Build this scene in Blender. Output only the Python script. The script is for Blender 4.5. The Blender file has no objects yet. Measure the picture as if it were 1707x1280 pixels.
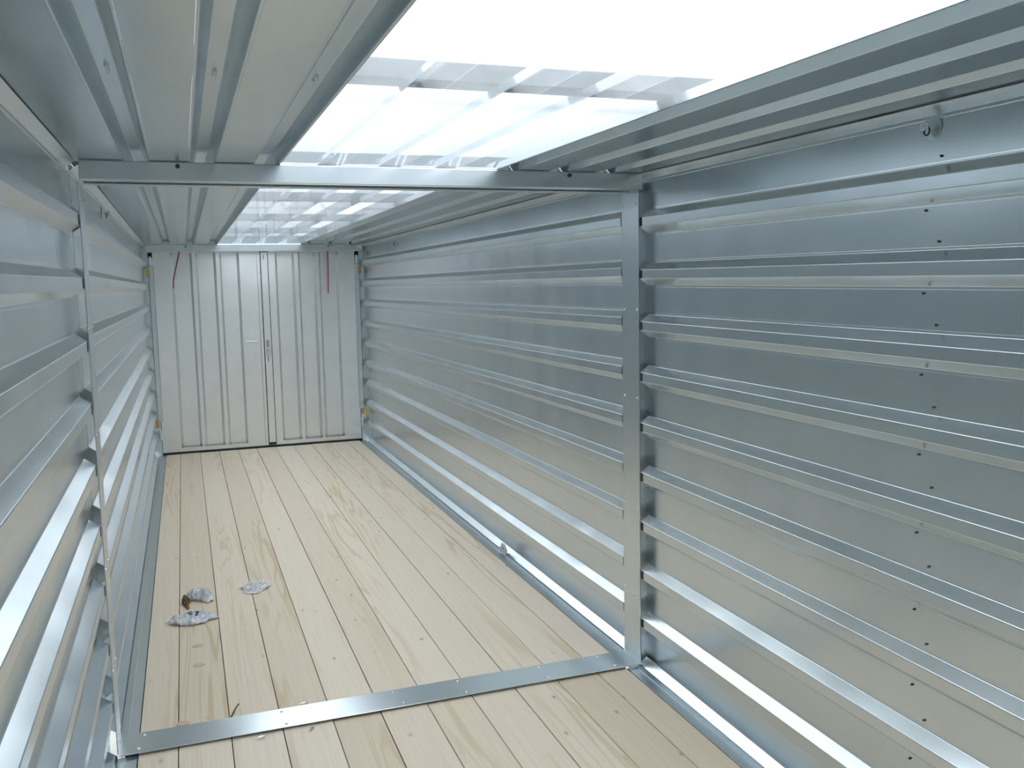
import bpy, math, random
from mathutils import Vector, Matrix, noise

random.seed(7)
scene = bpy.context.scene
COL = scene.collection

# ------------------------------------------------------------------ camera, sky, exposure
YAW, PITCH, ROLL = math.radians(-19.691), math.radians(-6.268), math.radians(1.136)
cam_data = bpy.data.cameras.new('camera')
cam_data.sensor_fit = 'HORIZONTAL'
cam_data.sensor_width = 36.0
cam_data.lens = 36.0 * 1519.2 / 1707.0
cam_data.clip_start = 0.02
cam = bpy.data.objects.new('camera', cam_data)
COL.objects.link(cam)
_R = Matrix.Rotation(YAW, 3, 'Z') @ Matrix.Rotation(PITCH, 3, 'X') @ Matrix.Rotation(ROLL, 3, 'Y')
_right, _fwd, _up = _R.col[0], _R.col[1], _R.col[2]
cam.matrix_world = Matrix(((_right[0], _up[0], -_fwd[0], -0.714),
                           (_right[1], _up[1], -_fwd[1], -3.287),
                           (_right[2], _up[2], -_fwd[2], 1.595),
                           (0, 0, 0, 1)))
scene.camera = cam

world = bpy.data.worlds.new('overcast_sky')
scene.world = world
world.use_nodes = True
_wt = world.node_tree
_bg = _wt.nodes['Background']
# overcast sky after the CIE standard: the zenith three times as bright as the horizon, the same all round
_tc = _wt.nodes.new('ShaderNodeTexCoord')
_sp = _wt.nodes.new('ShaderNodeSeparateXYZ')
_wt.links.new(_tc.outputs['Generated'], _sp.inputs['Vector'])
_cl = _wt.nodes.new('ShaderNodeClamp')
_wt.links.new(_sp.outputs['Z'], _cl.inputs['Value'])
_ma = _wt.nodes.new('ShaderNodeMath')
_ma.operation = 'MULTIPLY_ADD'
SKY_ZENITH = 4.2
_ma.inputs[1].default_value = SKY_ZENITH * 2 / 3
_ma.inputs[2].default_value = SKY_ZENITH / 3
_wt.links.new(_cl.outputs['Result'], _ma.inputs[0])
_wt.links.new(_ma.outputs['Value'], _bg.inputs['Strength'])
_bg.inputs['Color'].default_value = (0.93, 0.975, 1.0, 1)

scene.view_settings.view_transform = 'Standard'
scene.view_settings.look = 'None'
scene.view_settings.gamma = 1.0
scene.view_settings.use_curve_mapping = False
scene.view_settings.exposure = 0.38
scene.cycles.max_bounces = 9
scene.cycles.diffuse_bounces = 4
scene.cycles.glossy_bounces = 7
scene.cycles.transmission_bounces = 10
scene.cycles.transparent_max_bounces = 16
scene.cycles.sample_clamp_indirect = 3.0
scene.cycles.use_adaptive_sampling = False
scene.cycles.use_denoising = True
scene.cycles.denoising_prefilter = 'ACCURATE'

# ------------------------------------------------------------------ sizes (metres)
WF = 1.015            # half width between the rib faces
WW = 1.051            # half width between the flat wall sheets
PITCH_Z = 0.2065      # spacing of the wall ribs
RIB0 = 1.838          # height of the top rib
LEN = 6.118           # depth of the far container
CEIL = 2.03
CROWNS = [-0.832, -0.625, -0.416, -0.202, 0.013, 0.220, 0.468, 0.675, 0.878]


def near_z(y):
    """the nearer container stands a touch lower and tilts very slightly"""
    return -0.008 + 0.0075 * y


# ------------------------------------------------------------------ materials
def new_mat(name):
    m = bpy.data.materials.new(name)
    m.use_nodes = True
    nt = m.node_tree
    for n in list(nt.nodes):
        nt.nodes.remove(n)
    out = nt.nodes.new('ShaderNodeOutputMaterial')
    return m, nt, out


def node(nt, kind, **kw):
    n = nt.nodes.new(kind)
    for k, v in kw.items():
        setattr(n, k, v)
    return n


def ramp(nt, stops):
    r = nt.nodes.new('ShaderNodeValToRGB')
    els = r.color_ramp.elements
    while len(els) > 1:
        els.remove(els[-1])
    els[0].position, els[0].color = stops[0][0], stops[0][1]
    for p, c in stops[1:]:
        e = els.new(p)
        e.color = c
    return r


def steel(name, col=(0.652, 0.710, 0.742), rough=0.26, can=0.012, spangle=0.02):
    m, nt, out = new_mat(name)
    L = nt.links.new
    p = node(nt, 'ShaderNodeBsdfPrincipled')
    p.inputs['Metallic'].default_value = 1.0
    tc = node(nt, 'ShaderNodeTexCoord')
    n1 = node(nt, 'ShaderNodeTexNoise')
    n1.inputs['Scale'].default_value = 5.0
    n1.inputs['Detail'].default_value = 2.0
    L(tc.outputs['Object'], n1.inputs['Vector'])
    c = col
    r = ramp(nt, [(0.3, (c[0] * (1 - spangle), c[1] * (1 - spangle), c[2] * (1 - spangle), 1)),
                  (0.7, (c[0] * (1 + spangle), c[1] * (1 + spangle), c[2] * (1 + spangle), 1))])
    L(n1.outputs['Fac'], r.inputs['Fac'])
    L(r.outputs['Color'], p.inputs['Base Color'])
    p.inputs['Roughness'].default_value = rough
    # slow waviness of thin sheet
    n2 = node(nt, 'ShaderNodeTexNoise')
    n2.inputs['Scale'].default_value = 2.2
    n2.inputs['Detail'].default_value = 1.0
    L(tc.outputs['Object'], n2.inputs['Vector'])
    b = node(nt, 'ShaderNodeBump')
    b.inputs['Strength'].default_value = 1.0
    b.inputs['Distance'].default_value = can
    L(n2.outputs['Fac'], b.inputs['Height'])
    L(b.outputs['Normal'], p.inputs['Normal'])
    L(p.outputs['BSDF'], out.inputs['Surface'])
    return m


def plain(name, col, rough=0.5, metal=0.0):
    m, nt, out = new_mat(name)
    p = node(nt, 'ShaderNodeBsdfPrincipled')
    n1 = node(nt, 'ShaderNodeTexNoise')
    n1.inputs['Scale'].default_value = 30.0
    tc = node(nt, 'ShaderNodeTexCoord')
    nt.links.new(tc.outputs['Object'], n1.inputs['Vector'])
    r = ramp(nt, [(0.3, tuple(c * 0.88 for c in col) + (1,)), (0.7, tuple(min(1, c * 1.1) for c in col) + (1,))])
    nt.links.new(n1.outputs['Fac'], r.inputs['Fac'])
    nt.links.new(r.outputs['Color'], p.inputs['Base Color'])
    p.inputs['Roughness'].default_value = rough
    p.inputs['Metallic'].default_value = metal
    nt.links.new(p.outputs['BSDF'], out.inputs['Surface'])
    return m


def wood():
    m, nt, out = new_mat('pale_spruce')
    L = nt.links.new
    p = node(nt, 'ShaderNodeBsdfPrincipled')
    p.inputs['Roughness'].default_value = 0.55
    p.inputs['Specular IOR Level'].default_value = 0.3
    tc = node(nt, 'ShaderNodeTexCoord')
    oi = node(nt, 'ShaderNodeObjectInfo')
    off = node(nt, 'ShaderNodeVectorMath', operation='SCALE')
    cb = node(nt, 'ShaderNodeCombineXYZ')
    for k in ('X', 'Y', 'Z'):
        L(oi.outputs['Random'], cb.inputs[k])
    L(cb.outputs['Vector'], off.inputs[0])
    off.inputs['Scale'].default_value = 37.0
    add = node(nt, 'ShaderNodeVectorMath', operation='ADD')
    L(tc.outputs['Object'], add.inputs[0])
    L(off.outputs['Vector'], add.inputs[1])

    def mapped(sx, sy, sz):
        mp = node(nt, 'ShaderNodeMapping')
        mp.inputs['Scale'].default_value = (sx, sy, sz)
        L(add.outputs['Vector'], mp.inputs['Vector'])
        return mp
    # long figure: growth rings cut lengthwise
    m1 = mapped(9.0, 0.55, 3.0)
    n1 = node(nt, 'ShaderNodeTexNoise')
    n1.inputs['Scale'].default_value = 1.0
    n1.inputs['Detail'].default_value = 2.0
    n1.inputs['Distortion'].default_value = 0.5
    L(m1.outputs['Vector'], n1.inputs['Vector'])
    mul = node(nt, 'ShaderNodeMath', operation='MULTIPLY')
    mul.inputs[1].default_value = 46.0
    L(n1.outputs['Fac'], mul.inputs[0])
    sn = node(nt, 'ShaderNodeMath', operation='SINE')
    L(mul.outputs['Value'], sn.inputs[0])
    rr = ramp(nt, [(0.0, (0.770, 0.673, 0.555, 1)), (0.6, (0.765, 0.664, 0.540, 1)), (1.0, (0.645, 0.525, 0.37, 1))])
    mr = node(nt, 'ShaderNodeMapRange')
    mr.inputs['From Min'].default_value = -1
    L(sn.outputs['Value'], mr.inputs['Value'])
    L(mr.outputs['Result'], rr.inputs['Fac'])
    # broad heartwood tint
    m2 = mapped(5.0, 0.35, 2.0)
    n2 = node(nt, 'ShaderNodeTexNoise')
    n2.inputs['Scale'].default_value = 1.0
    n2.inputs['Detail'].default_value = 1.0
    L(m2.outputs['Vector'], n2.inputs['Vector'])
    r2 = ramp(nt, [(0.45, (0, 0, 0, 1)), (0.68, (1, 1, 1, 1))])
    L(n2.outputs['Fac'], r2.inputs['Fac'])
    mixg = node(nt, 'ShaderNodeMix', data_type='RGBA')
    mixg.inputs['A'].default_value = (0.775, 0.678, 0.565, 1)
    L(r2.outputs['Color'], mixg.inputs['Factor'])
    L(rr.outputs['Color'], mixg.inputs['B'])
    # fine fibre
    m3 = mapped(160.0, 2.5, 60.0)
    n3 = node(nt, 'ShaderNodeTexNoise')
    n3.inputs['Detail'].default_value = 3.0
    n3.inputs['Scale'].default_value = 1.0
    L(m3.outputs['Vector'], n3.inputs['Vector'])
    r3 = ramp(nt, [(0.3, (0.93, 0.92, 0.9, 1)), (0.65, (1, 1, 1, 1))])
    L(n3.outputs['Fac'], r3.inputs['Fac'])
    mx = node(nt, 'ShaderNodeMix', data_type='RGBA', blend_type='MULTIPLY')
    mx.inputs['Factor'].default_value = 1.0
    L(mixg.outputs['Result'], mx.inputs['A'])
    L(r3.outputs['Color'], mx.inputs['B'])
    # knots
    m4 = mapped(9.0, 4.4, 0.0)
    v = node(nt, 'ShaderNodeTexVoronoi', feature='F1')
    v.inputs['Scale'].default_value = 1.15
    v.inputs['Randomness'].default_value = 1.0
    L(m4.outputs['Vector'], v.inputs['Vector'])
    rk = ramp(nt, [(0.0, (0.9, 0.9, 0.9, 1)), (0.04, (0.8, 0.8, 0.8, 1)), (0.065, (0.25, 0.25, 0.25, 1)), (0.13, (0, 0, 0, 1))])
    L(v.outputs['Distance'], rk.inputs['Fac'])
    sep = node(nt, 'ShaderNodeSeparateColor')
    L(v.outputs['Color'], sep.inputs['Color'])
    gt = node(nt, 'ShaderNodeMath', operation='GREATER_THAN')
    gt.inputs[1].default_value = 0.25
    L(sep.outputs['Red'], gt.inputs[0])
    km = node(nt, 'ShaderNodeMath', operation='MULTIPLY')
    L(rk.outputs['Color'], km.inputs[0])
    L(gt.outputs['Value'], km.inputs[1])
    mk = node(nt, 'ShaderNodeMix', data_type='RGBA')
    mk.inputs['B'].default_value = (0.30, 0.21, 0.13, 1)
    L(km.outputs['Value'], mk.inputs['Factor'])
    L(mx.outputs['Result'], mk.inputs['A'])
    # plank to plank tone
    rt = ramp(nt, [(0.0, (0.88, 0.855, 0.80, 1)), (0.45, (0.98, 0.97, 0.945, 1)), (1.0, (1.03, 1.03, 1.04, 1))])
    L(oi.outputs['Random'], rt.inputs['Fac'])
    mt = node(nt, 'ShaderNodeMix', data_type='RGBA', blend_type='MULTIPLY')
    mt.inputs['Factor'].default_value = 1.0
    L(mk.outputs['Result'], mt.inputs['A'])
    L(rt.outputs['Color'], mt.inputs['B'])
    L(mt.outputs['Result'], p.inputs['Base Color'])
    b = node(nt, 'ShaderNodeBump')
    b.inputs['Strength'].default_value = 0.15
    b.inputs['Distance'].default_value = 0.001
    L(n3.outputs['Fac'], b.inputs['Height'])
    L(b.outputs['Normal'], p.inputs['Normal'])
    L(p.outputs['BSDF'], out.inputs['Surface'])
    return m


def clear_sheet():
    m, nt, out = new_mat('clear_polycarbonate')
    L = nt.links.new
    tr = node(nt, 'ShaderNodeBsdfTransparent')
    tr.inputs['Color'].default_value = (0.95, 0.965, 0.975, 1)
    tl = node(nt, 'ShaderNodeBsdfTranslucent')
    tl.inputs['Color'].default_value = (0.9, 0.93, 0.96, 1)
    gl = node(nt, 'ShaderNodeBsdfGlossy')
    gl.inputs['Roughness'].default_value = 0.12
    gl.inputs['Color'].default_value = (0.8, 0.85, 0.9, 1)
    tc = node(nt, 'ShaderNodeTexCoord')
    n = node(nt, 'ShaderNodeTexNoise')
    n.inputs['Scale'].default_value = 6.0
    n.inputs['Detail'].default_value = 4.0
    L(tc.outputs['Object'], n.inputs['Vector'])
    mr = node(nt, 'ShaderNodeMapRange')
    mr.inputs['To Min'].default_value = 0.05
    mr.inputs['To Max'].default_value = 0.15
    L(n.outputs['Fac'], mr.inputs['Value'])
    m1 = node(nt, 'ShaderNodeMixShader')
    L(mr.outputs['Result'], m1.inputs['Fac'])
    L(tr.outputs['BSDF'], m1.inputs[1])
    L(tl.outputs['BSDF'], m1.inputs[2])
    lw = node(nt, 'ShaderNodeLayerWeight')
    lw.inputs['Blend'].default_value = 0.5
    pw = node(nt, 'ShaderNodeMath', operation='POWER')
    pw.inputs[1].default_value = 5.0
    L(lw.outputs['Facing'], pw.inputs[0])
    fr = node(nt, 'ShaderNodeMath', operation='MULTIPLY_ADD')
    fr.inputs[1].default_value = 0.9
    fr.inputs[2].default_value = 0.04
    L(pw.outputs['Value'], fr.inputs[0])
    m2 = node(nt, 'ShaderNodeMixShader')
    L(fr.outputs['Value'], m2.inputs['Fac'])
    L(m1.outputs['Shader'], m2.inputs[1])
    L(gl.outputs['BSDF'], m2.inputs[2])
    L(m2.outputs['Shader'], out.inputs['Surface'])
    return m


def film(name, opacity, tint):
    m, nt, out = new_mat(name)
    L = nt.links.new
    tr = node(nt, 'ShaderNodeBsdfTransparent')
    tr.inputs['Color'].default_value = (0.97, 0.97, 0.98, 1)
    p = node(nt, 'ShaderNodeBsdfPrincipled')
    p.inputs['Base Color'].default_value = tint + (1,)
    p.inputs['Roughness'].default_value = 0.25
    tc = node(nt, 'ShaderNodeTexCoord')
    n = node(nt, 'ShaderNodeTexNoise')
    n.inputs['Scale'].default_value = 35.0
    n.inputs['Detail'].default_value = 3.0
    L(tc.outputs['Object'], n.inputs['Vector'])
    mr = node(nt, 'ShaderNodeMapRange')
    mr.inputs['From Min'].default_value = 0.3
    mr.inputs['From Max'].default_value = 0.7
    mr.inputs['To Min'].default_value = max(0.0, opacity - 0.25)
    mr.inputs['To Max'].default_value = min(1.0, opacity + 0.25)
    L(n.outputs['Fac'], mr.inputs['Value'])
    mx = node(nt, 'ShaderNodeMixShader')
    L(mr.outputs['Result'], mx.inputs['Fac'])
    L(tr.outputs['BSDF'], mx.inputs[1])
    L(p.outputs['BSDF'], mx.inputs[2])
    L(mx.outputs['Shader'], out.inputs['Surface'])
    return m


STEEL = steel('galvanised_sheet')
STEEL_ROOF = steel('galvanised_roof_sheet', col=(0.54, 0.62, 0.665), rough=0.25)
STEEL_FRAME = steel('galvanised_frame', rough=0.28, can=0.004)
STEEL_DOOR = steel('galvanised_door_sheet', col=(0.87, 0.885, 0.895), rough=0.36, can=0.01)
STEEL_BRIGHT = steel('zinc_plated', col=(0.78, 0.80, 0.82), rough=0.25, can=0.0)
PURLIN = plain('dark_grey_purlin', (0.13, 0.14, 0.15), 0.6)  # even dark grey, kept low so the bright sky does not wash it out
DARK = plain('black_rubber_and_gap_shade', (0.02, 0.025, 0.03), 0.8)  # also paints the shade in rib mouths and lock bar gaps
WOOD = wood()
CLEAR = clear_sheet()
RED = plain('red_plastic_cord', (0.45, 0.03, 0.05), 0.5)
YELLOW = plain('yellow_plastic', (0.75, 0.55, 0.05), 0.5)
ORANGE = plain('orange_plastic', (0.70, 0.33, 0.08), 0.5)
CONCRETE = plain('grey_concrete', (0.35, 0.35, 0.34), 0.9)
FILM_A = film('clear_plastic_film', 0.68, (0.84, 0.86, 0.90))
FILM_B = film('milky_plastic_film', 0.45, (0.85, 0.85, 0.87))
BROWN = plain('brown_bark', (0.16, 0.10, 0.05), 0.8)
CHIP = plain('reddish_wood_chip', (0.60, 0.43, 0.32), 0.8)
PRINT = plain('teal_print', (0.06, 0.16, 0.17), 0.5)


# ------------------------------------------------------------------ building helpers
def empty(name, loc=(0, 0, 0), parent=None):
    o = bpy.data.objects.new(name, None)
    o.empty_display_size = 0.1
    COL.objects.link(o)
    o.location = loc
    o.parent = parent
    return o


def tag(o, label=None, cat=None, kind=None, group=None):
    if label:
        o['label'] = label
    if cat:
        o['category'] = cat
    if kind:
        o['kind'] = kind
    if group:
        o['group'] = group
    return o


def link(name, me, parent=None, loc=(0, 0, 0)):
    o = bpy.data.objects.new(name, me)
    COL.objects.link(o)
    o.location = loc
    o.parent = parent
    return o


def mesh(name, verts, faces, mat, smooth=False, normals=None):
    me = bpy.data.meshes.new(name)
    me.from_pydata([tuple(v) for v in verts], [], faces)
    me.materials.append(mat)
    if smooth or normals:
        for p in me.polygons:
            p.use_smooth = True
    me.update()
    if normals:
        ln = []
        for p in me.polygons:
            for vi in p.vertices:
                n = normals.get((p.index, vi))
                ln.append(n if n is not None else tuple(p.normal))
        me.normals_split_custom_set(ln)
    return me


def fillet(pts, radii, seg=4):
    """2-D polyline with rounded corners -> [(point, unit normal)], the normal on the left-hand side of travel"""
    out = []

    def nrm(a, b):
        d = (b - a).normalized()
        return Vector((-d.y, d.x))
    P = [Vector(p) for p in pts]
    out.append((P[0], nrm(P[0], P[1])))
    for i in range(1, len(P) - 1):
        a, b, c = P[i - 1], P[i], P[i + 1]
        n0, n1 = nrm(a, b), nrm(b, c)
        r = radii[i]
        ang = n0.angle(n1)
        t = r * math.tan(ang / 2)
        p0 = b + (a - b).normalized() * t
        p1 = b + (c - b).normalized() * t
        for k in range(seg + 1):
            s = k / seg
            n = (n0 * math.sin((1 - s) * ang) + n1 * math.sin(s * ang)) / math.sin(ang)
            n.normalize()
            # point on the arc
            sign = 1 if (n0.x * n1.y - n0.y * n1.x) > 0 else -1
            centre = p0 + n0 * (r * sign)
            out.append((centre - n * (r * sign), n))
    out.append((P[-1], nrm(P[-2], P[-1])))
    return out


def sheet_mesh(name, pts, y0, y1, mat, near, radii=None, thick=0.0012, flip=False):
    """folded sheet running along y; pts are (x, z); the visible side lies left of the direction of travel (right with flip)"""
    radii = radii or [0.005] * len(pts)
    prof = fillet(pts, radii)
    n = len(prof)
    s = -1 if flip else 1
    verts, faces, normals = [], [], {}
    for y in (y0, y1):
        dz = near_z(y) if near else 0.0
        for p, nn in prof:
            verts.append((p.x, y, p.y + dz))
    for y in (y0, y1):
        dz = near_z(y) if near else 0.0
        for p, nn in prof:
            q = p - nn * (s * thick)
            verts.append((q.x, y, q.y + dz))

    def put(f, nl):
        a, b, c = Vector(verts[f[0]]), Vector(verts[f[1]]), Vector(verts[f[2]])
        if nl and (b - a).cross(c - b).dot(Vector(nl[0])) < 0:
            f = f[::-1]
            nl = nl[::-1]
        k = len(faces)
        faces.append(tuple(f))
        if nl:
            for vi, nv in zip(f, nl):
                normals[(k, vi)] = nv
    for i in range(n - 1):
        na = (prof[i][1].x * s, 0, prof[i][1].y * s)
        nb = (prof[i + 1][1].x * s, 0, prof[i + 1][1].y * s)
        put([i, i + 1, n + i + 1, n + i], [na, nb, nb, na])
        ma, mb = tuple(-v for v in na), tuple(-v for v in nb)
        put([2 * n + i, 2 * n + i + 1, 3 * n + i + 1, 3 * n + i], [ma, mb, mb, ma])
        # end caps
        put([i, i + 1, 2 * n + i + 1, 2 * n + i], [(0, -1, 0)] * 4)
        put([n + i, n + i + 1, 3 * n + i + 1, 3 * n + i], [(0, 1, 0)] * 4)
    return mesh(name, verts, faces, mat, normals=normals)


def boxes_mesh(name, boxes, mat, near=False, bevel=0.0):
    """one mesh out of axis-aligned boxes (x0,x1,y0,y1,z0,z1) with chamfered vertical/long edges"""
    verts, faces = [], []
    for (x0, x1, y0, y1, z0, z1) in boxes:
        b = min(bevel, (x1 - x0) * 0.3, (y1 - y0) * 0.3, (z1 - z0) * 0.3)
        base = len(verts)
        if b <= 0:
            for y in (y0, y1):
                dz = near_z(y) if near else 0
                for (x, z) in ((x0, z0), (x1, z0), (x1, z1), (x0, z1)):
                    verts.append((x, y, z + dz))
            for f in ((0, 1, 2, 3), (7, 6, 5, 4), (0, 4, 5, 1), (1, 5, 6, 2), (2, 6, 7, 3), (3, 7, 4, 0)):
                faces.append(tuple(base + i for i in f))
        else:
            # bevelled box: 24 vertices
            idx = {}
            for sx in (0, 1):
                for sy in (0, 1):
                    for sz in (0, 1):
                        cx, cy, cz = (x0, x1)[sx], (y0, y1)[sy], (z0, z1)[sz]
                        dx, dy, dzz = (b, -b)[sx], (b, -b)[sy], (b, -b)[sz]
                        for ax in range(3):
                            p = [cx + dx, cy + dy, cz + dzz]
                            p[ax] = (cx, cy, cz)[ax]
                            if near:
                                p[2] += near_z(p[1])
                            idx[(sx, sy, sz, ax)] = len(verts)
                            verts.append(tuple(p))
            c = Vector(((x0 + x1) / 2, (y0 + y1) / 2, (z0 + z1) / 2 + (near_z((y0 + y1) / 2) if near else 0)))

            def add(f):
                a, bb, cc = (Vector(verts[i]) for i in f[:3])
                if (bb - a).cross(cc - bb).dot(a + bb + cc - c * 3) < 0:
                    f = f[::-1]
                faces.append(tuple(f))
            for ax in range(3):
                o1, o2 = [k for k in range(3) if k != ax]
                for s in (0, 1):
                    f = []
                    for (u, w) in ((0, 0), (1, 0), (1, 1), (0, 1)):
                        k = [0, 0, 0]
                        k[ax], k[o1], k[o2] = s, u, w
                        f.append(idx[(*k, ax)])
                    add(f)
            for ax in range(3):          # edges parallel to ax
                o1, o2 = [k for k in range(3) if k != ax]
                for u in (0, 1):
                    for w in (0, 1):
                        ka, kb = [0, 0, 0], [0, 0, 0]
                        ka[ax], kb[ax] = 0, 1
                        ka[o1] = kb[o1] = u
                        ka[o2] = kb[o2] = w
                        add([idx[(*ka, o1)], idx[(*kb, o1)], idx[(*kb, o2)], idx[(*ka, o2)]])
            for sx in (0, 1):
                for sy in (0, 1):
                    for sz in (0, 1):
                        add([idx[(sx, sy, sz, 0)], idx[(sx, sy, sz, 1)], idx[(sx, sy, sz, 2)]])
    return mesh(name, verts, faces, mat)


def box(name, b, mat, parent, near=False, bevel=0.0015, loc=(0, 0, 0)):
    return link(name, boxes_mesh(name, [b], mat, near, bevel), parent, loc)


def lathe_mesh(name, prof, mat, seg=14, axis='Z'):
    """surface of revolution; prof is [(radius, height)]"""
    verts, faces = [], []
    for (r, h) in prof:
        for k in range(seg):
            a = 2 * math.pi * k / seg
            v = (r * math.cos(a), r * math.sin(a), h)
            if axis == 'X':
                v = (v[2], v[0], v[1])
            elif axis == 'Y':
                v = (v[0], -v[2], v[1])
            verts.append(v)
    for i in range(len(prof) - 1):
        for k in range(seg):
            a, b = i * seg + k, i * seg + (k + 1) % seg
            faces.append((a, b, b + seg, a + seg))
    faces.append(tuple(range(seg))[::-1])
    faces.append(tuple((len(prof) - 1) * seg + k for k in range(seg)))
    me = mesh(name, verts, faces, mat)
    return me


def tube_mesh(name, pts, rad, mat, seg=8):
    verts, faces = [], []
    P = [Vector(p) for p in pts]
    for i, p in enumerate(P):
        d = (P[min(i + 1, len(P) - 1)] - P[max(i - 1, 0)]).normalized()
        u = d.cross(Vector((0.31, 0.9, 0.17))).normalized()
        w = d.cross(u)
        for k in range(seg):
            a = 2 * math.pi * k / seg
            verts.append(p + (u * math.cos(a) + w * math.sin(a)) * rad)
    for i in range(len(P) - 1):
        for k in range(seg):
            a, b = i * seg + k, i * seg + (k + 1) % seg
            faces.append((a, b, b + seg, a + seg))
    faces.append(tuple(range(seg))[::-1])
    faces.append(tuple((len(P) - 1) * seg + k for k in range(seg)))
    return mesh(name, verts, faces, mat, smooth=True)


# ------------------------------------------------------------------ the ground outside
g = box('ground', (-12, 12, -14, 14, -0.34, -0.24), CONCRETE, None, bevel=0)
tag(g, 'grey concrete ground below the container', 'ground', 'structure')

# ------------------------------------------------------------------ walls: flat strips and pressed ribs
NEAR_Y0 = -6.10
wall = {}
for side, s in (('left', -1), ('right', 1)):
    w = empty('wall_' + side, (s * 1.05, 0, 0))
    wall[side] = w
    tag(w, 'galvanised steel side wall with horizontal pressed ribs, %s of the floor' % side, 'wall', 'structure')
    ox = -s * 1.05
    fl = s > 0
    for near, y0, y1 in ((True, NEAR_Y0, -0.002), (False, 0.165, LEN - 0.10)):
        yp = 0.022 if near else y1
        rib = sheet_mesh('wall_rib', [(s * WW, -0.052), (s * WW, -0.044), (s * WF, -0.018), (s * WF, 0.018), (s * WW, 0.044), (s * WW, 0.052)],
                         y0, y1, STEEL, near, flip=(s < 0))
        pan = sheet_mesh('wall_panel', [(s * WW, -(PITCH_Z - 0.104) / 2 + 0.0003), (s * WW, (PITCH_Z - 0.104) / 2 - 0.0003)], y0, yp, STEEL, near, flip=(s < 0))
        for i in range(9):
            z = RIB0 - PITCH_Z * i + (0.0 if near else 0.004)
            link('rib', rib, w, (ox, 0, z))
            if i < 8:
                link('panel', pan, w, (ox, 0, z - PITCH_Z / 2))
        dz = 0.0 if near else 0.004
        # strip above the top rib, folding inwards to the roof
        top = sheet_mesh('top_panel', [(s * WW, RIB0 + 0.0525 + dz), (s * WW, RIB0 + PITCH_Z - 0.044), (s * (WF + 0.004), CEIL - 0.004)], y0, yp, STEEL, near, flip=(s < 0))
        link('panel', top, w, (ox, 0, 0))
        zb = RIB0 - PITCH_Z * 9 + dz
        bot = sheet_mesh('bottom_panel', [(s * (WF + 0.0), zb - 0.10), (s * WF, zb + 0.018), (s * WW, zb + 0.044), (s * WW, zb + PITCH_Z - 0.0525)], y0, yp, STEEL, near, flip=(s < 0))
        link('panel', bot, w, (ox, 0, 0))
    # closures in the ends of the ribs
    lo, hi = sorted((s * 1.0168, s * 1.0505))
    tr = [(WF + 0.0006, -0.0172), (WF + 0.0006, 0.0172), (WW + 0.003, 0.0450), (WW + 0.003, -0.0450)]
    cap_v = [(s * x, y, z) for y in (-0.004, 0.0) for x, z in tr]
    cap = mesh('rib_end', cap_v, [(0, 1, 2, 3), (7, 6, 5, 4), (0, 4, 5, 1), (1, 5, 6, 2), (2, 6, 7, 3), (3, 7, 4, 0)], STEEL_FRAME)
    for i in range(9):
        for yy, near in ((NEAR_Y0 + 0.01, True), (-0.0065, True), (0.172, False), (LEN - 0.104, False)):
            link('rib_end', cap, w, (ox, yy, RIB0 - PITCH_Z * i + (near_z(yy) if near else 0.004)))
    # dark blocks painting the shade in the open near rib ends at the joint
    mouth_shade = boxes_mesh('rib_mouth_shade', [(min(s * 1.0142, s * 1.018), max(s * 1.0142, s * 1.018), -0.021, -0.0015, -0.0165, 0.0165)], DARK, True)
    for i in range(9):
        link('rib_mouth_shade', mouth_shade, w, (ox, 0, RIB0 - PITCH_Z * i))
    # corner posts behind the sheets at the joint and at the end
    for y0, y1 in ((-0.05, 0.0715), (0.0725, 0.19), (LEN - 0.16, LEN + 0.05)):
        xa, xb = sorted((s * 1.0523, s * 1.11))
        box('corner_post', (xa, xb, y0, y1, -0.2, 2.03), STEEL_FRAME, w, loc=(ox, 0, 0))

# ------------------------------------------------------------------ roof: flat strips, raised ribs, two clear strips, purlins
ceil_o = empty('ceiling', (0, 0, CEIL))
tag(ceil_o, 'galvanised roof sheets with raised lengthwise ribs above the floor', 'ceiling', 'structure')
win = {}
for near, nm, lab in ((True, 'window_1', 'clear ribbed skylight strip over the near half, in front of the cross beam'),
                      (False, 'window_2', 'clear ribbed skylight strip over the far half, towards the double door')):
    e = empty(nm, (0, -3 if near else 3, CEIL))
    tag(e, lab, 'skylight', 'structure')
    win[near] = e
HB, HT, HH = 0.0405, 0.018, 0.035
for near, y0, y1 in ((True, NEAR_Y0, 0.062), (False, 0.084, LEN + 0.04)):
    edges = []
    for k, c in enumerate(CROWNS):
        clear = 3 <= k <= 5
        pr = [(c - HB - 0.006, 0), (c - HB, 0), (c - HT, HH), (c + HT, HH), (c + HB, 0), (c + HB + 0.006, 0)]
        par = win[near] if clear else ceil_o
        loc = (0, (3 if near else -3), 0) if clear else (0, 0, 0)
        link('pane_rib' if clear else 'rib',
             sheet_mesh('roof_rib', pr, y0, y1, CLEAR if clear else STEEL_ROOF, near, flip=True), par, loc)
    bounds = [-1.045] + CROWNS + [1.045]
    for k in range(len(bounds) - 1):
        a = bounds[k] + (HB + 0.0063 if k > 0 else 0)
        b = bounds[k + 1] - (HB + 0.0063 if k < len(bounds) - 2 else 0)
        clear = 3 <= k <= 6
        par = win[near] if clear else ceil_o
        loc = (0, (3 if near else -3), 0) if clear else (0, 0, 0)
        link('pane' if clear else 'panel', sheet_mesh('roof_panel', [(a, 0), (b, 0)], y0, y1, CLEAR if clear else STEEL_ROOF, near, flip=True), par, loc)
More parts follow.
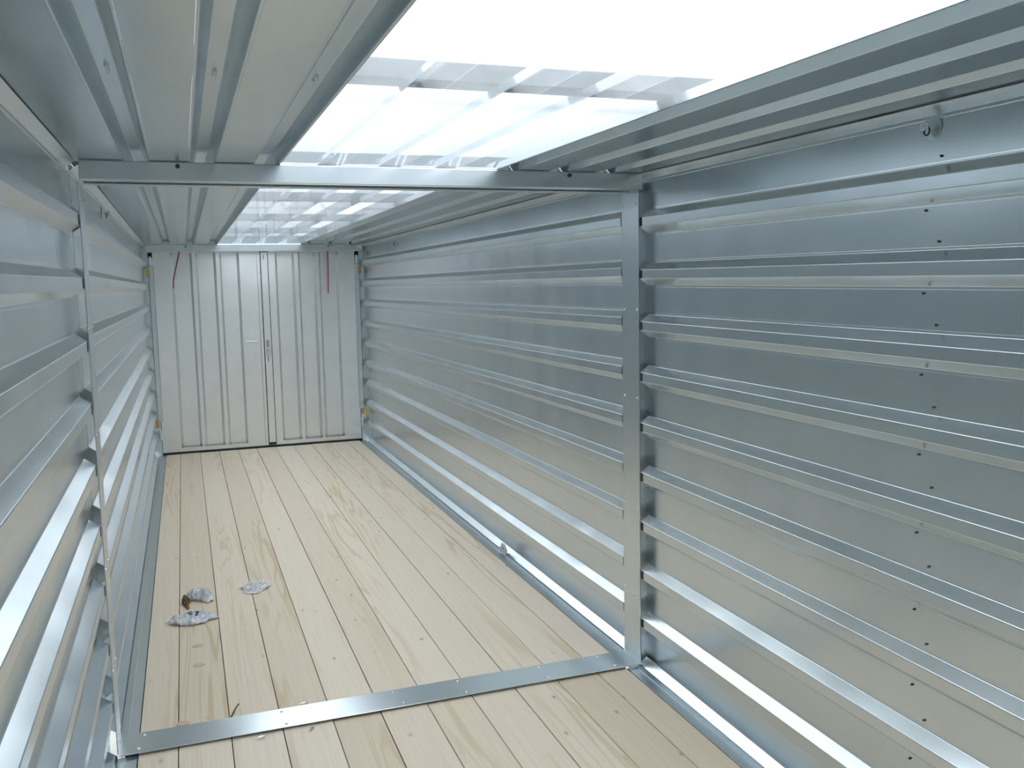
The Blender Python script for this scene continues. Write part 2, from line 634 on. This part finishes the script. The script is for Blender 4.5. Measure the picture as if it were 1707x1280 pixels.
for y, near in ((-4.22, True), (-2.73, True), (-1.215, True), (0.36, False), (1.87, False), (3.36, False), (4.85, False), (LEN + 0.02, False)):  # the last is the roof end flashing, added to block low sky
    z0 = HH + 0.004
    box('purlin', (-1.08, 1.08, y - 0.03, y + 0.055, z0, z0 + 0.045), PURLIN, ceil_o, near=near, bevel=0.003)
# roof edge angles that close the gap above the walls
for s in (-1, 1):
    for near, y0, y1 in ((True, NEAR_Y0, 0.06), (False, 0.085, LEN)):
        xa, xb = sorted((s * 1.0465, s * 1.115))
        box('eaves_angle', (xa, xb, y0, y1, -0.035, 0.05), STEEL_FRAME, ceil_o, near=near, bevel=0.002)
# screws of the purlin, seen from below in the steel ribs
scr = lathe_mesh('screw', [(0.0045, 0.0), (0.0045, -0.004), (0.002, -0.012)], STEEL_BRIGHT, 8)
for c in (CROWNS[0], CROWNS[1], CROWNS[2], CROWNS[6], CROWNS[7], CROWNS[8]):
    for yy in (-1.245, -1.205):
        link('screw', scr, ceil_o, (c, yy, near_z(yy) + HH - 0.0005))

# ------------------------------------------------------------------ floor: spruce planks between steel edge angles
floor_o = empty('floor', (0, 0, 0))
tag(floor_o, 'pale spruce plank floor running the length of the container', 'floor', 'structure')
SEAMS = [-0.947, -0.815, -0.635, -0.4545, -0.2725, -0.0935, 0.087, 0.268, 0.4485, 0.63, 0.812, 0.945]
_cache = {}
for near, y0, y1 in ((True, NEAR_Y0 + 0.02, 0.02), (False, 0.12, LEN + 0.02)):
    for k in range(len(SEAMS) - 1):
        wd = round(SEAMS[k + 1] - SEAMS[k] - 0.0032, 4)
        key = (near, wd)
        if key not in _cache:
            _cache[key] = boxes_mesh('plank', [(-wd / 2, wd / 2, y0, y1, -0.022, 0.0)], WOOD, near, 0.0012)
        dzp = (-0.001, 0.0, -0.0016, -0.0004, -0.0012, 0.0, -0.0008, -0.0014, 0.0, -0.001, -0.0003)[k]
        link('plank', _cache[key], floor_o, ((SEAMS[k] + SEAMS[k + 1]) / 2, 0, dzp))
    sub = box('subfloor', (-1.0, 1.0, y0, y1, -0.10, -0.026), DARK, floor_o, near=near, bevel=0)
    for s in (-1, 1):
        xs = sorted((s * 0.9485, s * 1.0125))
        box('edge_angle', (xs[0], xs[1], y0, y1 - (0.02 if near else 0), -0.025, -0.001), STEEL_FRAME, floor_o, near=near, bevel=0.0015)
        xs = sorted((s * 0.985, s * 0.990))
        box('edge_lip', (xs[0], xs[1], y0, y1 - (0.03 if near else 0), -0.0012, 0.004), STEEL_FRAME, floor_o, near=near, bevel=0.0008)

# ------------------------------------------------------------------ joint frame: threshold, side covers, beams
fr = empty('trim_1', (0, 0, 0))
tag(fr, 'galvanised steel frame across the middle: cross beam, side cover strips and floor threshold', 'frame', 'structure')
th = box('threshold', (-1.008, 1.0105, -0.012, 0.143, 0.0005, 0.0038), STEEL_FRAME, fr, bevel=0.001)
for s in (-1, 1):
    xs = sorted((s * 1.0095, s * 1.0130))
    o = box('side_cover', (xs[0], xs[1], 0.0, 0.146, 0.004, 1.952), STEEL_FRAME, fr, bevel=0.001)
    hd = lathe_mesh('screw', [(0.0055, -0.0), (0.005, 0.0022), (0.0025, 0.0035)], STEEL_BRIGHT, 8, 'X')
    for z in (0.045, 0.30, 0.66, 1.12, 1.48, 1.90):
        for y in (0.016, 0.128):
            q = link('screw', hd, o, (s * 1.0095, y, z))
            if s > 0:
                q.rotation_euler[2] = math.pi
hd = lathe_mesh('screw', [(0.0062, 0.0), (0.0056, 0.0024), (0.0028, 0.004)], STEEL_BRIGHT, 8)
for x, y in ((-0.945, 0.02), (-0.93, 0.118), (-0.44, 0.012), (-0.447, 0.118), (0.0, 0.015), (-0.02, 0.12), (0.25, 0.012), (0.245, 0.118), (0.60, 0.014), (0.60, 0.12), (0.9, 0.016), (0.87, 0.12)):
    link('screw', hd, th, (x, y, 0.0036))
# near container's beam, far container's beam, with the dark joint between
def beam_profile_mesh(name, y0, y1, z0, z1, x0, x1, lip):
    """box section with a small return lip along the lower edge"""
    return boxes_mesh(name, [(x0, x1, y0, y1, z0, z1), (x0 + 0.02, x1 - 0.02, y0 + 0.002, y0 + 0.012, z0 - lip, z0 + 0.001)], STEEL_FRAME, False, 0.002)
bm = link('beam', beam_profile_mesh('beam', 0.0, 0.034, 1.957, 2.0195, -1.006, 1.03, 0.004), fr)
bm2 = link('beam', beam_profile_mesh('beam', 0.112, 0.150, 1.954, 2.0255, -1.006, 1.03, 0.003), fr)
box('joint_seal', (-1.0, 1.0, 0.0345, 0.1115, 1.963, 2.0), DARK, fr, bevel=0)
bolt = lathe_mesh('bolt', [(0.008, 0.0), (0.008, 0.004), (0.0045, 0.0045), (0.0045, 0.012)], plain('dark_bolt', (0.08, 0.09, 0.09), 0.5, 0.6), 8, 'Y')
for x in (-0.705, 0.715):
    link('bolt', bolt, bm, (x, 0.0, 2.006))

# ------------------------------------------------------------------ end wall: frame and double door
def tray_mesh(name, x0, x1, z0, z1, d, sl, mat):
    # folded channel that runs on behind the rails above and below
    prof = [(x0, 0.0), (x0 + sl, d), (x1 - sl, d), (x1, 0.0)]
    t = 0.0012
    v = []
    for off in (0.0, t):
        for z in (z0 - 0.03, z1 + 0.03):
            v += [(x, y + 0.002 + off, z) for x, y in prof]
    f = []
    for i in range(3):
        f.append((i, i + 1, 5 + i, 4 + i))
        f.append((8 + i, 12 + i, 13 + i, 9 + i))
    return mesh(name, v, f, mat)


def make_door(name, y, flip):
    d = empty(name, (0, y, 0))
    if flip:
        d.rotation_euler[2] = math.pi
    Z0, Z1, R0, R1 = 0.022, 1.985, 0.061, 1.952
    leaves = (((-0.972, -0.004), [(-0.802, -0.608), (-0.577, -0.389), (-0.356, -0.170)]),
              ((0.106, 0.968), [(0.172, 0.360), (0.397, 0.570), (0.601, 0.797)]))
    for (lx0, lx1), recs in leaves:
        bs = [(lx0, lx1, 0.0, 0.0018, Z0, R0), (lx0, lx1, 0.0, 0.0018, R1, Z1)]
        xs = [lx0] + [v for r in recs for v in r] + [lx1]
        for k in range(0, len(xs), 2):
            bs.append((xs[k], xs[k + 1], 0.0, 0.0018, R0, R1))
        leaf = link('leaf', boxes_mesh('door_leaf', bs, STEEL_DOOR), d)
        for (a, b) in recs:
            link('panel', tray_mesh('recessed_panel', a, b, R0, R1, 0.038, 0.022, STEEL_DOOR), leaf)
        if lx0 < 0:
            box('lock_plate', (-0.086, -0.030, -0.002, 0.0, 0.955, 1.158), STEEL_DOOR, leaf, bevel=0.0008)
            hn = link('handle', boxes_mesh('handle', [(-0.150, -0.034, -0.012, -0.006, 1.070, 1.082), (-0.062, -0.046, -0.008, -0.001, 1.068, 1.084)], STEEL_BRIGHT, False, 0.002), leaf)
            for zz in (0.965, 1.148):
                link('screw', lathe_mesh('screw', [(0.005, 0.002), (0.004, 0.004)], STEEL_BRIGHT, 8, 'Y'), leaf, (-0.058, 0, zz))
            hinge_x, sgn = -0.985, -1
        else:
            hinge_x, sgn = 0.985, 1
    box('backing', (-1.06, 1.06, 0.048, 0.050, -0.1, 2.075), STEEL_DOOR, d, bevel=0)
    cs = box('cover_strip', (-0.002, 0.0265, -0.004, 0.0, Z0, Z1), STEEL_DOOR, d, bevel=0.001)
    box('lock_gap_shade', (0.0255, 0.1075, 0.004, 0.006, 0.03, 1.97), DARK, d, bevel=0)  # dark strip painting the shadow gaps beside the lock bar
    lb = box('lock_bar', (0.0340, 0.0995, -0.006, 0.002, 0.05, 1.953), STEEL_DOOR, d, bevel=0.0015)
    link('latch', boxes_mesh('latch', [(0.058, 0.070, -0.022, -0.005, 1.015, 1.085), (0.045, 0.09, -0.012, -0.0055, 0.93, 1.01)], STEEL_BRIGHT, False, 0.002), lb)
    link('slot', boxes_mesh('slot', [(0.052, 0.057, -0.008, -0.0055, 1.012, 1.088), (0.072, 0.076, -0.008, -0.0055, 1.012, 1.088), (0.06, 0.066, -0.008, -0.0055, 0.87, 0.93), (0.058, 0.064, -0.008, -0.0055, 1.885, 1.925)], DARK), lb)
    box('sill', (-0.975, 0.97, -0.004, 0.03, -0.02, 0.016), DARK, d, bevel=0.001)
    return d


d1 = make_door('door_1', LEN, False)
tag(d1, 'closed galvanised double door with recessed upright panels at the far end', 'door', 'structure')
d2 = make_door('door_2', NEAR_Y0, True)
tag(d2, 'closed galvanised double door behind the photographer', 'door', 'structure')

ef = empty('trim_2', (0, LEN, 0))
tag(ef, 'galvanised frame around the double door at the far end', 'frame', 'structure')
link('beam', beam_profile_mesh('beam', -0.10, -0.03, 1.962, 2.0292, -1.012, 1.03, 0.003), ef)
for s in (-1, 1):
    xs = sorted((s * 0.975, s * 1.055))
    box('jamb', (xs[0], xs[1], 0.002, 0.05, -0.02, 2.03), STEEL_FRAME, ef, bevel=0.003)
    xs = sorted((s * 0.957, s * 1.006))
    hb = box('hinge_cover', (xs[0], xs[1], -0.035, 0.0, 0.335, 1.83), STEEL_FRAME, ef, bevel=0.006)
    xs = sorted((s * 0.965, s * 1.004))
    box('hinge_pocket', (xs[0], xs[1], -0.012, 0.0, 1.90, 1.958), DARK, ef, bevel=0.001)
    pin = lathe_mesh('hinge_pin', [(0.012, -0.05), (0.014, -0.045), (0.014, 0.045), (0.012, 0.05)], STEEL_BRIGHT, 10)
    for zz in (0.20, 1.87):
        link('hinge_pin', pin, ef, (s * 0.985, -0.016, zz))
    xs = sorted((s * 0.992, s * 1.022))
    t1 = box('hinge_tag', (xs[0], xs[1], -0.046, -0.036, 1.735, 1.795), YELLOW if s < 0 else ORANGE, ef, bevel=0.002)
    t1['label'] = 'yellow plastic tag' if s < 0 else 'orange plastic tag'
    t2 = box('hinge_tag', (xs[0], xs[1], -0.046, -0.036, 0.275, 0.332), ORANGE if s < 0 else YELLOW, ef, bevel=0.002)
    t2['label'] = 'orange plastic tag' if s < 0 else 'yellow plastic tag'
for x in (-0.66, 0.69):
    link('bolt', bolt, ef, (x, -0.10, 2.008))

# ------------------------------------------------------------------ red cords in front of the far door
def cord(pts, label):
    b = pts[-1]
    o = link('red_cord', tube_mesh('red_cord', [Vector(p) - Vector(b) for p in pts], 0.0055, RED), None, b)
    tag(o, label, 'cord', group='red cords at the far door')
    return o
yc = LEN - 0.025
cord([(-0.713, yc, 1.985), (-0.729, yc, 1.92), (-0.750, yc, 1.84), (-0.772, yc, 1.755), (-0.785, yc, 1.70), (-0.789, yc, 1.66), (-0.789, yc, 1.615)],
     'red cord hanging at a slant over the left leaf of the far door')
cord([(0.692, yc, 1.985), (0.692, yc, 1.88), (0.690, yc, 1.76), (0.686, yc, 1.64), (0.682, yc, 1.537)],
     'red cord hanging straight down over the right leaf of the far door')

# ------------------------------------------------------------------ lashing eyes high on the walls
def lashing_eye(s, y, z, label, dz):
    e = empty('lashing_eye', (s * 1.05, y, z + dz))
    tag(e, label, 'eye bolt', group='lashing eyes on the side walls')
    disc = lathe_mesh('washer', [(0.030, 0.0), (0.030, 0.0025), (0.010, 0.0035)], STEEL_FRAME, 18, 'X')
    stem = lathe_mesh('stem', [(0.006, 0.003), (0.006, 0.022), (0.011, 0.023), (0.011, 0.031), (0.006, 0.033)], STEEL_BRIGHT, 8, 'X')
    ring = tube_mesh('ring', [(0.018, 0.009 * math.sin(a), -0.010 + 0.010 * math.cos(a)) for a in [k * math.pi / 8 for k in range(17)]], 0.0025, plain('dark_iron', (0.10, 0.11, 0.12), 0.5, 0.7), 6)
    for nm, me in (('washer', disc), ('stem', stem), ('ring', ring)):
        q = link(nm, me, e)
        if s > 0:
            q.rotation_euler[2] = math.pi
    return e
lashing_eye(1, -1.474, 1.958, 'small eye bolt with round washer high on the near right wall', 0)
lashing_eye(1, 4.552, 1.965, 'small eye bolt high on the right wall near the far door', 0)
lashing_eye(-1, 1.49, 1.965, 'small eye bolt high on the left wall behind the cross beam', 0)

# screws in the wall strips along the outer posts
ws = lathe_mesh('screw', [(0.0035, 0.0), (0.0032, 0.0025), (0.0015, 0.005)], plain('screw_tip', (0.06, 0.07, 0.07), 0.5, 0.5), 8, 'X')
for i in range(9):
    for dy, dz in ((-0.045, 0.066), (0.0, -0.062)):
        q = link('screw', ws, wall['right'], (-1.05 + 1.0505, -1.46 + dy, RIB0 - PITCH_Z * i + dz + near_z(-1.46)))
        q.rotation_euler[2] = math.pi

# ------------------------------------------------------------------ litter on the floor
def crumple(name, w, d, h, seed, mat, parent=None, pointy=1.0, loc=(0, 0, 0), rot=0.0):
    """a crumpled piece of film: an irregular outline pinched up into ridges, lying on the floor"""
    nx, ny = 34, 22
    verts, faces = [], []
    for j in range(ny + 1):
        for i in range(nx + 1):
            u, v = i / nx * 2 - 1, j / ny * 2 - 1
            # map square to disc-like leaf outline with pointed ends
            du = u * math.sqrt(max(0, 1 - 0.42 * v * v))
            dv = v * (1 - abs(u) ** (2.2 / pointy)) * 0.9 + v * 0.12
            q = Vector((du * 2.1 + seed, dv * 2.1, seed * 0.37))
            e = 1 + 0.22 * noise.noise(Vector((u * 2.3, v * 2.3, seed * 1.7)))
            rid = abs(noise.noise(q * 1.3)) + 0.5 * abs(noise.noise(q * 2.9)) + 0.28 * abs(noise.noise(q * 6.0))
            edge = max(0.0, 1 - (abs(v) ** 3)) * max(0.0, 1 - abs(u) ** 4)
            z = 0.002 + h * (0.18 + 1.1 * rid) * (0.25 + 0.75 * edge)
            verts.append((du * w / 2 * e + 0.01 * noise.noise(q * 3), dv * d / 2 * e + 0.01 * noise.noise(q * 3 + Vector((9, 1, 2))), z))
    for j in range(ny):
        for i in range(nx):
            a = j * (nx + 1) + i
            faces.append((a, a + 1, a + nx + 2, a + nx + 1))
    n = len(verts)
    top = len(faces)
    verts += [(x, y, max(0.0005, z - 0.0012)) for x, y, z in verts]
    faces += [tuple(i + n for i in f[::-1]) for f in faces[:top]]
    o = link(name, mesh(name, verts, faces, mat, smooth=False), parent, loc)
    o.rotation_euler[2] = rot
    return o


bag = empty('plastic_bag', (-0.752, 1.265, 0.0))
tag(bag, 'crumpled clear plastic bag with dark print, the largest and nearest on the floor', 'plastic bag', group='plastic wrappers on the floor')
_f = crumple('film', 0.24, 0.155, 0.042, 3.1, FILM_A, bag, 1.2)
_f.data.materials.append(PRINT)
for _p in _f.data.polygons:
    c = _p.center
    if _p.normal.z > 0.0 and any(abs(c.x - px) < pw and abs(c.y - py) < pd for px, py, pw, pd in ((-0.012, 0.012, 0.012, 0.012), (0.018, 0.006, 0.009, 0.013), (0.066, 0.014, 0.013, 0.007))):
        _p.material_index = 1
b2 = empty('plastic_bag', (-0.715, 1.60, 0.0))
tag(b2, 'torn milky plastic bag with a brown edge, behind the largest bag', 'plastic bag', group='plastic wrappers on the floor')
crumple('film', 0.125, 0.20, 0.05, 8.4, FILM_A, b2, 1.0, rot=0.5)
crumple('brown_edge', 0.035, 0.20, 0.028, 5.2, BROWN, b2, 1.3, loc=(-0.068, -0.055, 0.0), rot=0.10)
b3 = empty('plastic_bag', (-0.43, 1.66, 0.0))
tag(b3, 'thin whitish plastic film lying flat, right of the other two bags', 'plastic bag', group='plastic wrappers on the floor')
crumple('film', 0.165, 0.21, 0.022, 12.9, FILM_B, b3, 0.8, rot=-0.2)

sc = crumple('plastic_scrap', 0.10, 0.045, 0.055, 21.5, FILM_B, None, 1.0, loc=(0.992, 1.70, 0.004), rot=1.5)
tag(sc, 'small clear plastic scrap caught at the foot of the right wall', 'scrap')

# curled wood shaving and reddish chips
shav = link('wood_shaving', tube_mesh('wood_shaving', [(0, 0, 0.004), (0.006, 0.02, 0.006), (0.016, 0.042, 0.012), (0.030, 0.062, 0.02)], 0.0035, BROWN, 6), None, (-0.628, 0.148, 0.0))
tag(shav, 'thin curled brown wood shaving beside the steel threshold', 'shaving')
chips = [(-0.735, 0.93, 'flat reddish wood chip on the floor just in front of the nearest plastic bag'),
         (-0.735, 0.70, 'flat reddish wood chip between the nearest bag and the threshold'),
         (-0.80, 0.165, 'small reddish wood chip at the left end of the threshold')]
for k, (x, y, lb) in enumerate(chips):
    vs, n = [], 9
    for zz in (0.0002, 0.0035):
        for i in range(n):
            a = 2 * math.pi * i / n
            r = 1 + 0.3 * noise.noise(Vector((math.cos(a) * 2, math.sin(a) * 2, k * 5.0)))
            vs.append((0.024 * r * math.cos(a), 0.018 * r * math.sin(a), zz * 0.7))
    fs = [tuple(range(n))[::-1], tuple(range(n, 2 * n))] + [(i, (i + 1) % n, n + (i + 1) % n, n + i) for i in range(n)]
    tag(link('wood_chip', mesh('wood_chip', vs, fs, CHIP), None, (x, y, 0)), lb, 'wood chip', group='reddish wood chips')

def loose_screw(x, y, z, rot, label):
    e = empty('loose_screw', (x, y, z))
    e.rotation_euler[2] = rot
    tag(e, label, 'screw', group='loose screws by the threshold')
    link('shank', lathe_mesh('shank', [(0.0016, -0.014), (0.003, -0.004), (0.003, 0.012)], STEEL_BRIGHT, 8, 'X'), e, (0, 0, 0.006))
    link('head', lathe_mesh('head', [(0.0058, 0.012), (0.0062, 0.014), (0.004, 0.018)], STEEL_BRIGHT, 8, 'X'), e, (0, 0, 0.006))
loose_screw(-0.54, -0.045, near_z(0), 0.2, 'loose bright screw on the near planks, left one in front of the threshold')
loose_screw(-0.36, -0.05, near_z(0), 0.9, 'loose bright screw on the near planks, right one in front of the threshold')
loose_screw(-0.365, 0.152, 0, 0.1, 'loose bright screw lying along the back edge of the threshold')
